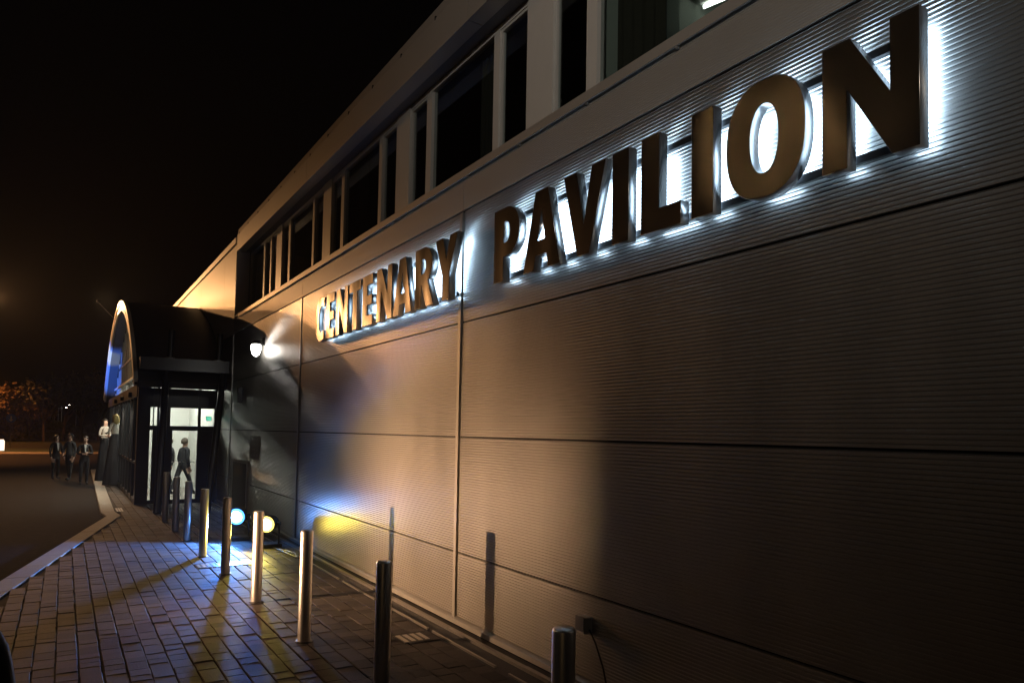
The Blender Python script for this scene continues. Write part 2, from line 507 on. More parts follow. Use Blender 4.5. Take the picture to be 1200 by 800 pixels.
# slot drain and edging at the wall foot
dr = empty('slot_drain', (-0.2, 8, 0), 'metal slot drain channel running along the foot of the ribbed wall', 'drain')
for k in range(14):
    y0 = 1.0 + k * 1.5
    mb = MB(); mb.box(-0.20, -0.15, y0 + .004, y0 + 1.496, -0.02, 0.022 + rnd.uniform(-.003, .003)); mb.build('channel_rail', 'channel_metal', dr)
    mb = MB(); mb.box(-0.385, -0.365, y0 + .01 + rnd.uniform(0, .2), y0 + 1.49 - rnd.uniform(0, .15), -0.02, 0.008 + rnd.uniform(-.004, .004)); mb.build('edging_strip', 'channel_metal', dr)
mb = MB(); mb.box(-0.42, -0.03, 1.0, 22, -0.027, -0.008); tag(mb.build('gravel_strip', 'gravel'), kind='structure')

# ------------------------------------------------------------------ sign letters
CAP = 0.722; ZL = 3.578; XB = -0.070; XF = -0.153
def ell(cx, cy, rx, ry, n=40, a0=0, a1=360):
    return [(cx + rx * math.cos(R(a0 + (a1 - a0) * i / n)), cy + ry * math.sin(R(a0 + (a1 - a0) * i / n))) for i in range(n + (0 if a1 - a0 == 360 else 1))]
def sup(cx, cy, rx, ry, e=2.35, n=44):
    o = []
    for i in range(n):
        t = 2 * math.pi * i / n; c, s_ = math.cos(t), math.sin(t)
        o.append((cx + rx * math.copysign(abs(c) ** (2 / e), c), cy + ry * math.copysign(abs(s_) ** (2 / e), s_)))
    return o
S_ = 0.265
def glyph(ch):
    s = S_
    if ch == 'I': return [[(0, 0), (s, 0), (s, 1), (0, 1)]], s
    if ch == 'L': return [[(0, 0), (.57, 0), (.57, .225), (s, .225), (s, 1), (0, 1)]], .57
    if ch == 'E': return [[(0, 0), (.54, 0), (.54, .2), (.245, .2), (.245, .405), (.5, .405), (.5, .595), (.245, .595), (.245, .8), (.54, .8), (.54, 1), (0, 1)]], .54
    if ch == 'T': return [[(.22, 0), (.47, 0), (.47, .79), (.69, .79), (.69, 1), (0, 1), (0, .79), (.22, .79)]], .69
    if ch == 'N': return [[(0, 0), (.215, 0), (.215, .60), (.215, .60), (.565, 0), (.765, 0), (.765, 1), (.55, 1), (.55, .47), (.235, 1), (0, 1)]], .765
    if ch == 'A': return [[(0, 0), (.245, 0), (.285, .18), (.53, .18), (.57, 0), (.82, 0), (.55, 1), (.27, 1)], [(.325, .37), (.49, .37), (.41, .76)]], .82
    if ch == 'V': return [[(.285, 0), (.505, 0), (.79, 1), (.54, 1), (.40, .36), (.255, 1), (0, 1)]], .79
    if ch == 'Y': return [[(.265, 0), (.51, 0), (.51, .40), (.78, 1), (.52, 1), (.395, .64), (.27, 1), (0, 1), (.265, .40)]], .78
    if ch == 'P':
        o = [(0, 0), (s * .95, 0), (s * .95, .33), (.33, .33)] + ell(.33, .665, .33, .335, 18, -90, 90)[1:] + [(0, 1)]
        h = [(s * .95, .52), (.31, .52)] + ell(.31, .665, .105, .145, 10, -90, 90)[1:] + [(s * .95, .81)]
        return [o, h], .66
    if ch == 'R':
        o = [(0, 0), (.245, 0), (.245, .37), (.27, .37), (.44, 0), (.73, 0), (.50, .43)] + ell(.33, .70, .34, .30, 16, -52, 90) + [(0, 1)]
        h = [(.245, .56), (.31, .56)] + ell(.31, .685, .11, .125, 10, -90, 90)[1:] + [(.245, .81)]
        return [o, h], .73
    if ch == 'O': return [sup(.42, .5, .42, .515), sup(.42, .5, .15, .30, 2.2)], .84
    if ch == 'C':
        o = ell(.44, .5, .44, .515, 30, 50, 310)
        i_ = ell(.46, .5, .19, .30, 30, 310, 50)
        return [[(.70, .985), (.70, .78)] + list(reversed(ell(.47, .5, .20, .31, 26, 75, 285)))[::-1] + [(.70, .22), (.70, .015)] + list(reversed(ell(.44, .5, .44, .515, 30, 75, 285)))], .70
def curve_mesh(loops, ext, bevel, offset=0.0):
    cu = bpy.data.curves.new('tmp', 'CURVE')
    cu.dimensions = '2D'; cu.fill_mode = 'BOTH'
    cu.extrude = ext; cu.bevel_depth = bevel; cu.bevel_resolution = 1; cu.offset = offset
    for lp in loops:
        sp = cu.splines.new('POLY'); sp.points.add(len(lp) - 1)
        for p, q in zip(sp.points, lp): p.co = (q[0], q[1], 0, 1)
        sp.use_cyclic_u = True
    o = bpy.data.objects.new('tmp', cu); col.objects.link(o)
    dg = bpy.context.evaluated_depsgraph_get()
    me = bpy.data.meshes.new_from_object(o.evaluated_get(dg))
    bpy.data.objects.remove(o); bpy.data.curves.remove(cu)
    return me
LM = Matrix(((0, 0, -1, 0), (-1, 0, 0, 0), (0, 1, 0, 0), (0, 0, 0, 1)))
def put_letter(sign, ch, yl, width=None):
    loops, gw = glyph(ch)
    kx = (width / gw) if width else CAP
    lp = [[(a * kx, b * CAP) for a, b in l] for l in loops]
    me = curve_mesh(lp, (XB - XF) / 2 - 0.003, 0.003, -0.003)
    me.transform(Matrix.Translation(Vector(((XB + XF) / 2, yl, ZL)) - sign.location) @ LM)
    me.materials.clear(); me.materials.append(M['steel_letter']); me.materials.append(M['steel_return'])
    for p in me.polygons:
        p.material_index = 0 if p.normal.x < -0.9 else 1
    o = bpy.data.objects.new('letter', me); col.objects.link(o); o.parent = sign
    o['label'] = 'brushed steel letter %s' % ch
    me2 = curve_mesh(lp, 0.0, 0.0, -0.03)
    me2.transform(Matrix.Translation(Vector((XB + 0.006, yl, ZL)) - sign.location) @ LM)
    me2.materials.clear(); me2.materials.append(M['led_white'])
    o2 = bpy.data.objects.new('led_panel', me2); col.objects.link(o2); o2.parent = o
def sign(word, xs, label, ra, rb):
    r_ = empty('illuminated_sign', (XB, xs[len(xs) // 2][0], ZL), label, 'sign')
    for ch, (y, wd) in zip(word, xs): put_letter(r_, ch, y, wd)
    for z in (ZL + 0.045, ZL + 0.60):
        mb = MB(); mb.box(XB + 0.012, XB + 0.04, ra, rb, z, z + 0.045); mb.build('rail', 'rail_dark', r_)
K = 1.0306
sign('CENTENARY', [(a * K, b * K) for a, b in ((11.95, .47), (11.36, .39), (10.87, .53), (10.27, .48), (9.71, .39), (9.17, .53), (8.59, .57), (7.915, .51), (7.37, .545))],
     'halo lit brushed steel letters reading CENTENARY on the ribbed wall', 7.0 * K, 11.85 * K)
sign('PAVILION', [(a * K, b * K) for a, b in ((6.05, .46), (5.515, .57), (4.90, .555), (4.262, .188), (3.937, .40), (3.44, .19), (3.141, .575), (2.46, .537))],
     'halo lit brushed steel letters reading PAVILION on the ribbed wall', 1.98 * K, 5.98 * K)

# ------------------------------------------------------------------ bollards
def make_bollard():
    r_ = empty('bollard', (0, 0, 0), '', 'bollard', 'steel bollards in a row along the paving')
    b = MB(); b.lathe((0, 0, 0), [(0.062, 0.0), (0.062, 1.078), (0.058, 1.086), (0.05, 1.092), (0.0005, 1.094)], 32); b.build('tube', 'steel_bollard', r_)
    b = MB(); b.lathe((0, 0, 0), [(0.085, 0.0), (0.085, 0.006), (0.0635, 0.010)], 24); b.build('base_ring', 'rail_dark', r_)
    return r_
BP = [(-1.50, 3.10), (-1.60, 5.33), (-1.65, 7.26), (-1.69, 9.18), (-1.70, 11.11), (-1.75, 12.77), (-1.74, 14.65), (-1.77, 16.07), (-1.78, 17.73)]
BL = ['steel bollard in front of the small grey socket box on the wall', 'steel bollard casting its shadow on the wall beyond the warm lit panel joint',
      'steel bollard between the drain cover by the wall and the yellow floodlight', 'steel bollard standing in front of the yellow floodlight', 'steel bollard standing next to the blue floodlight',
      'steel bollard with one edge lit yellow, before the blue floodlight', 'steel bollard with a blue lit edge in front of the entrance door',
      'slim steel bollard in front of the glass door, second from the raking entrance post', 'slim steel bollard closest to the raking entrance post']
pb = make_bollard()
for i, (x, y) in enumerate(BP):
    o = pb if i == 0 else copy_tree(pb)
    o.location = (x, y, 0.0); o['label'] = BL[i]

# ------------------------------------------------------------------ floodlights on the paving
def flood(loc, aim, lens, label, size=0.16):
    r_ = empty('floodlight', (loc[0], loc[1], 0.0), label, 'floodlight')
    c = Vector(loc); d = Vector(aim).normalized()
    side = d.cross(Vector((0, 0, 1))).normalized()
    b = MB(); b.lathe(c - d * 0.30, [(0.05, 0), (0.11, 0.02), (size * .92, 0.16), (size + .012, 0.29), (size + .012, 0.31), (size, 0.312)], 28, d); b.build('housing', 'black_plastic', r_)
    b = MB(); b.lathe(c + d * 0.013, [(size * .93, 0.0), (size * .9, 0.012), (0.001, 0.02)], 28, d); le = b.build('lens', lens, r_)
    b = MB(); b.lathe(c + d * 0.034, [(size * .62, 0.0), (size * .6, 0.008), (0.001, 0.012)], 24, d); b.build('lamp_core', lens.replace('lens', 'core'), le)
    b = MB()
    for s in (-1, 1):
        p = c - d * 0.1 + side * s * (size + .035)
        b.tube(p, (p.x, p.y, 0.06), 0.018, n=8)
        b.tube(p - side * s * .05, p + side * s * .02, 0.03, n=12)
    b.tube((c - d * .1 - side * (size + .045)).xy.to_3d() + Vector((0, 0, .06)), (c - d * .1 + side * (size + .045)).xy.to_3d() + Vector((0, 0, .06)), 0.018, n=8)
    b.build('yoke', 'black_plastic', r_)
    b = MB(); q = c - d * 0.1
    b.box(q.x - .2, q.x + .2, q.y - .15, q.y + .15, 0.012, 0.075); b.build('base', 'black_plastic', r_)
    return r_
fb = flood((-0.95, 14.25, 0.45), (-0.50, -0.9, -0.12), 'blue_lens', 'floodlight shining bright blue on the paving by the wall')
fy = flood((-0.66, 13.15, 0.42), (-0.62, -0.9, -0.06), 'yellow_lens', 'floodlight shining yellow behind the bollard by the wall', 0.15)
light('SPOT', 'lamp', (-1.08, 14.0, 0.40), fb, 950, (0.10, 0.30, 1.0), 0.06, (-3.4, 12.7, 0.0), 124, 0.3)
light('SPOT', 'lamp', (-0.80, 12.9, 0.40), fy, 200, (1.0, 0.80, 0.16), 0.06, (-2.9, 11.8, 0.0), 120, 0.3)
# cable lying between the floodlights
b = MB(); pts = [Vector((-0.5, 12.9, .02)), Vector((-.38, 12.3, .02)), Vector((-.45, 11.9, .02)), Vector((-.62, 13.9, .02)), Vector((-.8, 14.5, .02))]
for p, q in zip(pts, pts[1:]): b.tube(p, q, 0.012, n=6)
tag(b.build('cable', 'black_plastic', loc=(-.5, 13, 0)), 'thin black cable on the paving beside the floodlights', 'cable')

# ------------------------------------------------------------------ wall lamp, socket box, notice, door
wl = empty('wall_lamp', (0, 16.75, 3.75), 'lit white bulkhead lamp on a bracket on the wall by the entrance', 'wall lamp')
b = MB(); b.lathe((-0.17, 16.75, 3.70), [(0.02, 0), (0.075, 0.05), (0.10, 0.14), (0.105, 0.24), (0.06, 0.27)], 20); b.build('diffuser', 'wall_lamp_glass', wl)
b = MB(); b.lathe((-0.17, 16.75, 3.965), [(0.115, 0), (0.10, 0.05), (0.04, 0.09)], 20); b.tube((-0.17, 16.75, 4.03), (0.0, 16.75, 4.06), 0.02, n=10); b.box(-0.03, 0.0, 16.68, 16.82, 3.95, 4.12); b.build('bracket', 'black_plastic', wl)
sb = empty('socket_box', (-0.05, 4.8, 0.55), 'small pale grey outdoor socket box on the ribbed wall behind the bollard', 'socket box')
b = MB(); b.box(-0.085, 0.0, 4.77, 4.87, 0.47, 0.60); b.build('box', 'white_paint', sb)
b = MB(); b.box(-0.095, -0.086, 4.765, 4.875, 0.49, 0.605); b.build('lid', 'grey_post', sb)
b = MB()
for p, q in zip([(-0.03, 4.77, .5), (-.05, 4.66, .42), (-.05, 4.56, .25)], [(-.05, 4.66, .42), (-.05, 4.56, .25), (-.05, 4.5, .08)]): b.tube(p, q, 0.008, n=6)
b.build('cable', 'black_plastic', sb)
nb = empty('door_notice', (-0.01, 17.3, 1.65), 'small dark notice plate with rows of white marks on the wall by the entrance', 'notice')
b = MB(); b.box(-0.012, -0.004, 16.78, 17.85, 1.40, 1.92); b.build('plate', 'cladding', nb)
b = MB()
for r_i in range(4):
    for c_i in range(3):
        b.box(-0.016, -0.0125, 17.0 + c_i * .26, 17.0 + c_i * .26 + .11, 1.46 + r_i * .12, 1.50 + r_i * .12)
b.build('marks', 'trim_metal', nb)
vb = tag(MB().box(-0.09, 0.0, 18.9, 19.1, 2.72, 3.1).box(-0.1, -0.09, 18.92, 19.08, 2.75, 3.07).build('vent_box', 'black_plastic', loc=(0, 19, 2.72)), 'small upright dark box on the wall between the wall lamp and entrance', 'wall box')
sd = empty('side_door', (0, 18.8, 0), 'dark flush service door in the wall behind the blue floodlight', 'door')
b = MB(); b.box(-0.028, 0.02, 18.0, 19.62, 0.03, 1.24); b.build('leaf', 'roof_dark', sd)
b = MB(); b.box(-0.035, 0.02, 19.622, 19.70, 0.03, 1.30); b.box(-0.035, 0.02, 17.92, 17.998, 0.03, 1.30); b.box(-0.035, 0.02, 18.0, 19.62, 1.242, 1.30); b.build('door_frame', 'trim_metal', sd)

# ------------------------------------------------------------------ entrance porch
po = empty('entrance_porch', (-1.0, 28, 0), 'dark glazed entrance porch with barrel roof and glowing arched rim', 'porch')
CY, ZT, RR = 29.3, 6.40, 13.0
def az(y, r=RR): return ZT - RR + math.sqrt(max(0, r * r - (y - CY) ** 2))
def ring(x0, x1, r0, r1, ya, yb, n=64):
    b = MB(); vs = []
    a0 = math.asin((ya - CY) / RR); a1 = math.asin((yb - CY) / RR)
    for i in range(n + 1):
        t = a0 + (a1 - a0) * i / n
        for x, r in ((x0, r0), (x1, r0), (x1, r1), (x0, r1)):
            vs.append((x, CY + r * math.sin(t), ZT - RR + r * math.cos(t)))
    fs = []
    for i in range(n):
        for k in range(4):
            fs.append((i * 4 + k, i * 4 + (k + 1) % 4, i * 4 + 4 + (k + 1) % 4, i * 4 + 4 + k))
    b.add(vs, fs, False)
    b.add(vs[:4], [(0, 1, 2, 3)]); b.add(vs[-4:], [(3, 2, 1, 0)])
    return b
ring(-2.18, -0.004, RR - .22, RR, 20.85, 37.75).build('barrel_roof', 'roof_dark', po)
ring(-2.28, -2.182, RR - .12, RR + .02, 20.9, 37.7).build('rim_outer', 'white_paint', po)
ring(-2.24, -2.182, RR - .24, RR - .122, 20.95, 37.65).build('rim_groove', 'frame_black', po)
ring(-2.26, -2.182, RR - .33, RR - .242, 21.0, 37.6).build('rim_inner', 'white_paint', po)
ring(-2.18, -1.86, RR - .36, RR - .222, 21.0, 37.6).build('intrados_lining', 'soffit', po)
# eave beam and canopy
b = MB(); b.box(-2.16, -0.004, 20.72, 20.92, 3.56, 3.88); b.build('eave_beam', 'frame_black', po)
b = MB(); b.box(-2.1, -0.004, 20.922, 22.2, 3.70, 3.78); b.build('canopy_deck', 'frame_black', po)
for (x0, y0), (x1, y1) in (((-1.77, 19.4), (-1.53, 20.85)), ((-0.62, 19.55), (-0.12, 20.85))):
    b = MB(); b.tube((x0, y0, 0), (x1, y1, 3.6), 0.085, 0.085, 18); b.build('raking_post', 'frame_black', po)
for x in (-1.47, -0.27):
    b = MB(); b.tube((x, 20.8, 3.90), (x + .03, 20.82, 4.62), 0.075, 0.08, 18); b.build('vent_pipe', 'frame_black', po)
    b = MB(); b.lathe((x, 20.8, 3.882), [(0.13, 0), (0.13, 0.012), (0.08, 0.03)], 20); b.build('pipe_collar', 'trim_metal', po)
# end wall with the door (y = 22)
Y0 = 22.0
def fr(x0, x1, z0, z1, name='frame', d=0.06): return MB().box(x0, x1, Y0 - d, Y0 + d, z0, z1).build(name, 'frame_black', po)
fr(-2.08, -1.77, 0, 3.70, 'corner_post', 0.12)
for x0, x1 in ((-1.695, -1.675), (-1.595, -1.54), (-1.385, -1.27), (-0.56, -0.49), (-0.13, -0.01)): fr(x0, x1, 0.0, 3.699, 'mullion')
segs = ((-1.77, -1.695), (-1.675, -1.595), (-1.54, -1.385), (-1.27, -0.56), (-0.49, -0.13))
for x0, x1 in segs:
    x0 += .001; x1 -= .001
    fr(x0, x1, 3.50, 3.698, 'head_rail', .055)
    fr(x0, x1, 2.62, 3.14, 'spandrel', .055)
    fr(x0, x1, 1.99, 2.12, 'transom', .055)
    fr(x0, x1, 0.0, 0.10, 'bottom_rail', .055)
    MB().box(x0, x1, Y0 - .006, Y0 + .006, 3.141, 3.499).build('pane', 'glass', po)
    MB().box(x0, x1, Y0 - .006, Y0 + .006, 2.121, 2.619).build('pane', 'glass', po)
    if x0 < -0.5 and not (-1.68 < x0 < -1.5):
        MB().box(x0, x1, Y0 - .006, Y0 + .006, 0.101, 1.989).build('pane', 'glass', po)
    else:
        fr(x0, x1, 0.101, 1.989, 'solid_panel', .045)
dl = MB().box(-1.268, -1.20, Y0 - .04, Y0 + .04, .101, 1.988).build('door_stile', 'frame_black', po)
for k in range(7):
    x = -1.17 + k * 0.092
    MB().lathe((x, Y0 - .007, 1.13), [(0.021, 0), (0.021, 0.001), (0.02, 0.0015)], 12, (0, -1, 0)).build('dot', 'white_paint', po)
b = MB(); b.tube((-1.13, Y0 - .07, .9), (-1.13, Y0 - .07, 1.35), .012, n=8); b.build('door_handle', 'trim_metal', po)
# side glazing (x = -2.03)
y = 22.12
while y < 36.6:
    MB().box(-2.08, -1.98, y, y + .09, 0, 2.90).build('mullion', 'frame_black', po)
    if y + 1.2 < 37:
        MB().box(-2.035, -2.025, y + .091, y + 1.159, .121, 2.899).build('pane', 'glass', po)
        MB().box(-2.06, -2.0, y + .0905, y + 1.1595, 1.05, 1.12).build('push_bar', 'frame_black', po)
        MB().box(-2.07, -1.99, y + .0905, y + 1.1595, 0, .12).build('bottom_rail', 'frame_black', po)
    y += 1.16
MB().box(-2.10, -1.94, 22.121, 37.3, 2.901, 3.24).build('spandrel_beam', 'frame_black', po)
# arched glazing above
y = 22.6
while y < 37.0:
    zt = az(y, RR - .37) - .0
    if zt > 3.5:
        MB().box(-1.86, -1.79, y, y + .06, 3.241, zt).build('arch_mullion', 'window_frame', po)
    y += 0.95
b = MB(); vs = [(-1.825, 37.0 - 0.5, 3.241), (-1.825, 22.0, 3.241)] + [(-1.825, 22.0 + 14.5 * i / 40, max(3.242, az(22.0 + 14.5 * i / 40, RR - .3))) for i in range(41)]
b.add(vs, [tuple(range(len(vs)))]); b.build('arch_pane', 'glass_dark', po)
MB().box(-1.87, -1.785, 23.4, 35.3, 4.40, 4.47).build('arch_transom', 'frame_black', po)
# inside of the porch
b = MB(); b.box(-1.94, -0.02, 22.1, 36.4, -0.02, 0.004); b.build('porch_floor', 'kerb', po)
b = MB(); b.box(-1.5, -0.032, 27.6, 27.7, 0.005, 3.61); b.build('inner_screen', 'white_paint', po)
b = MB(); b.box(-0.03, -0.015, 22.2, 36.4, 0.005, 4.2); b.build('inner_wall', 'white_paint', po)
b = MB(); b.box(-1.94, -0.032, 22.2, 36.3, 3.62, 3.68); b.build('inner_ceiling', 'white_paint', po)
for y in (23.2, 24.7, 26.2, 29.5, 33.0):
    pl = empty('ceiling_panel_light', (-1.0, y, 3.58), 'bright panel light in the white ceiling of the entrance porch', 'ceiling light', 'panel lights in the porch ceiling')
    MB().box(-1.6, -.4, y - .3, y + .3, 3.60, 3.618).build('housing', 'white_paint', pl)
    MB().box(-1.55, -.45, y - .26, y + .26, 3.592, 3.599).build('diffuser', 'room_light', pl)
bn = tag(MB().box(-0.95, -0.80, 27.5, 27.53, 2.05, 2.75).build('banner', 'blue_sign', loc=(-.9, 27.5, 2.05)), 'narrow blue banner hanging on the white screen behind the door', 'banner')
ex = empty('exit_sign', (-0.30, 21.90, 2.33), 'small green lit exit sign beside the entrance door', 'exit sign')
MB().box(-0.36, -0.22, 21.9, 21.935, 2.28, 2.40).build('case', 'frame_black', ex)
MB().box(-0.35, -0.23, 21.893, 21.899, 2.29, 2.39).build('face', 'exit_green', ex)

# ------------------------------------------------------------------ lamps that light the place
# floodlight on an arm in front of the top of the arch
fa = empty('arch_floodlight', (-2.76, 29.4, 6.42), 'small dark floodlight on an arm in front of the arch top', 'floodlight')
MB().tube((-2.24, 31.3, 6.10), (-2.9, 29.45, 6.46), 0.008, n=6).build('arm', 'frame_black', fa)
MB().box(-2.93, -2.88, 29.36, 29.44, 6.44, 6.52).build('housing', 'frame_black', fa)
light('SPOT', 'lamp', (-2.82, 29.4, 6.48), fa, 480, (1.0, 0.62, 0.30), 0.05, (0.0, 26.0, 5.6), 160, 0.6)
for y in (28.5, 31.5, 34.0):  # invented pendants, put in to light the arched glazing from inside
    pn = empty('fill_pendant', (-0.9, y, 5.0), 'round pendant lamp added to brighten the arched window of the porch', 'pendant lamp', 'added pendant lamps inside the arch')
    MB().lathe((-0.9, y, 4.75), [(0.03, 0), (0.13, .06), (0.16, .16), (0.12, .27), (0.04, .31)], 16).build('globe', 'fill_pendant_glow', pn)
    MB().tube((-0.9, y, 5.06), (-0.9, y, az(y) - .2), .008, n=6).build('cord', 'black_plastic', pn)
# coloured effect lights on stands at the forecourt edge
def effect_light(x, y, z, tgt, colr, e, cone, label):
    r_ = empty('effect_light', (x, y, G0), label, 'effect light')
    b = MB()
    for a in (0.3, 2.4, 4.5): b.tube((x, y, z - .5), (x + .35 * math.cos(a), y + .35 * math.sin(a), G0), .014, n=8)
    b.tube((x, y, z - .5), (x, y, z - .12), .018, n=10); b.build('stand', 'grey_post', r_)
    d = (Vector(tgt) - Vector((x, y, z))).normalized()
    MB().lathe(Vector((x, y, z)) - d * .3, [(.06, 0), (.11, .05), (.12, .28)], 20, d).build('housing', 'black_plastic', r_)
    light('SPOT', 'lamp', Vector((x, y, z)) + d * .05, r_, e, colr, .05, tgt, cone, .5)
G0 = -0.06
effect_light(-7.2, 31.0, 0.9, (-2.0, 35.6, 4.9), (0.06, 0.2, 1.0), 4500, 30, 'blue effect light on a stand out on the forecourt')
effect_light(-7.6, 30.2, 0.9, (-2.0, 34.9, 5.3), (0.9, 0.9, 0.05), 2500, 10, 'yellow effect light on a stand out on the forecourt')
for y in (23.9, 27.4, 30.9):  # small lamps added to brighten the stilt walkers and the path
    dn = empty('fill_downlight', (-2.12, y, 2.95), 'small lamp added under the porch side beam to light the stilt walkers', 'fill_downlight', 'added downlights along the porch side')
    MB().lathe((-2.145, y, 2.93), [(.045, 0), (.05, .02), (.05, .14), (.03, .15)], 14).build('can', 'black_plastic', dn)
    light('SPOT', 'lamp', (-2.145, y, 2.91), dn, 90, (1.0, 0.86, 0.66), .03, (-2.6, y, 0), 135, .6)
def street_lamp(x, y, h, ang, label, energy, colr, group=None, arm=1.2, mat='lamp_warm', rad=0.15, cone=None, target=None, lt=True):
    r_ = empty('street_lamp', (x, y, 0), label, 'street lamp', group)
    ax, ay = math.cos(ang) * arm, math.sin(ang) * arm
    MB().lathe((x, y, -0.06), [(0.11, 0), (0.11, 1.2), (0.07, 1.25), (0.05, h)], 14).build('pole', 'grey_post', r_)
    MB().tube((x, y, h - .1), (x + ax, y + ay, h + .1), 0.035, n=10).build('arm', 'grey_post', r_)
    c = Vector((x + ax * 1.15, y + ay * 1.15, h + .1))
    MB().lathe(c + Vector((0, 0, -.02)), [(0.22, 0), (0.20, 0.08), (0.08, 0.16)], 18).build('lamp_head', 'grey_post', r_)
    MB().lathe(c + Vector((0, 0, -.09)), [(0.04, 0), (0.13, 0.03), (0.15, 0.068)], 18).build('lamp_glass', mat, r_)
    if lt: light('SPOT', 'lamp', c + Vector((0, 0, -.14 - rad)), r_, energy, colr, rad, c - Vector((0, 0, 5)), 132, 0.3)
    return r_
WARM = (1.0, 0.47, 0.17)
def mast(x, y, heads, label, colr=WARM, cone=44, bl=.8):
    r_ = empty('floodlight_mast', (x, y, G0), label, 'floodlight mast')
    h = max(q[2] for q in heads)
    MB().lathe((x, y, G0), [(0.14, 0), (0.14, 1.3), (0.09, 1.35), (0.06, h + .2)], 14).build('pole', 'grey_post', r_)
    for hx, hy, hz, e, tg in heads:
        d = (Vector(tg) - Vector((hx, hy, hz))).normalized()
        MB().tube((x, y, hz - .1), (hx, hy, hz), .035, n=8).build('arm', 'grey_post', r_)
        MB().lathe(Vector((hx, hy, hz)) - d * .28, [(.08, 0), (.17, .1), (.20, .26)], 20, d).build('lamp_head', 'grey_post', r_)
        MB().lathe(Vector((hx, hy, hz)) - d * .019, [(.18, 0), (.17, .01), (.01, .02)], 20, d).build('lamp_glass', 'lamp_warm', r_)
        light('SPOT', 'lamp', Vector((hx, hy, hz)) + d * .12, r_, e, colr, .05, tg, cone, bl)
mast(-9.2, 57.7, [(-8.0, 59.3, 10.5, 6000, (0, 11, 3)), (-8.0, 56.0, 10.4, 5200, (0, 11, 3))], 'twin headed floodlight mast standing across the forecourt')
mast(-11.2, 52.7, [(-9.7, 52.9, 10.8, 1700, (0, 12, 3))], 'single headed floodlight mast standing across the forecourt')
# work light by the road that lights the wall and the bollards
wf = empty('work_light', (-6.3, 9.45, 0), 'work light on a tripod by the road with added flaps shaping its beam', 'work light')
b = MB()
for a in (0.3, 2.4, 4.5): b.tube((-6.3, 9.45, .62), (-6.3 + .4 * math.cos(a), 9.45 + .4 * math.sin(a), -.05), .014, n=8)
b.tube((-6.3, 9.45, .6), (-6.3, 9.45, 1.0), .018, n=10); b.build('tripod', 'grey_post', wf)
MB().box(-6.42, -6.28, 9.32, 9.58, 1.0, 1.24).build('housing', 'black_plastic', wf)
MB().box(-6.055, -6.045, 9.1, 9.8, .86, 1.095).box(-6.28, -6.055, 9.1, 9.8, .855, .862).build('added_beam_flap', 'black_plastic', wf)  # unseen flaps added to limit where the beam falls on ground and wall
MB().box(-6.055, -6.045, 9.1, 9.8, 1.152, 1.40).build('added_beam_flap', 'black_plastic', wf)
MB().box(-6.108, -6.098, 9.0, 9.4135, 1.07, 1.18).build('added_beam_flap', 'black_plastic', wf)
MB().box(-6.055, -6.045, 9.468, 9.9, 1.0955, 1.1515).build('added_beam_flap', 'black_plastic', wf)
light('SPOT', 'lamp', (-6.2, 9.45, 1.12), wf, 12500, (1.0, 0.58, 0.30), 0.035, (0.0, 8.6, 0.9), 100, 0.6)
mast(-16.0, -9.0, [(-15.2, -8.6, 8.0, 5000, (0, 1.5, 8.2))], 'unseen floodlight mast across the road added to brighten the upper wall', (1.0, 0.90, 0.78), 44, 1.0)  # added fill mast, aimed high so the lower wall stays dark
street_lamp(-11.3, 10.5, 8.8, 0.0, 'unseen street lamp across the road added for glints on the sign letters', 190, (1.0, 0.80, 0.58), rad=0.08)  # added source, placed so the steel letter faces mirror it
street_lamp(-14.5, 58.0, 8.5, 0.0, 'orange street lamp by the far road junction', 12000, (1.0, 0.36, 0.10))
street_lamp(-13.2, 84.0, 9.5, 0.0, 'orange street lamp among the trees at the verge', 2600, (1.0, 0.30, 0.07))

# ------------------------------------------------------------------ people
def skin_body(js, edges, tags_mat, mats, scale=1.0):
    names = list(js)
    me = bpy.data.meshes.new('tmp')
    me.from_pydata([Vector(js[n][0]) for n in names], [(names.index(a), names.index(b)) for a, b, t in edges], [])
    o = bpy.data.objects.new('tmp', me); col.objects.link(o)
    md = o.modifiers.new('skin', 'SKIN')
    md.use_smooth_shade = True
    for i, n in enumerate(names):
        r = js[n][1]
        me.skin_vertices[0].data[i].radius = r if isinstance(r, tuple) else (r, r)
        me.skin_vertices[0].data[i].use_root = (n == 'pelvis')
    sd_ = o.modifiers.new('sub', 'SUBSURF'); sd_.levels = 1; sd_.render_levels = 1
    dg = bpy.context.evaluated_depsgraph_get()
    out = bpy.data.meshes.new_from_object(o.evaluated_get(dg))
    bpy.data.objects.remove(o)
    out.materials.clear()
    for q in mats: out.materials.append(M[q])
    segs_ = [(Vector(js[a][0]), Vector(js[b][0]), mats.index(tags_mat[t])) for a, b, t in edges]
    for p in out.polygons:
        best = 1e9
        for a, b, k in segs_:
            ab = b - a; t = max(0, min(1, (p.center - a).dot(ab) / max(1e-9, ab.length_squared)))
            dd = (p.center - (a + ab * t)).length
            if dd < best - 1e-6: best = dd; mi_ = k
        p.material_index = mi_; p.use_smooth = True
    return out
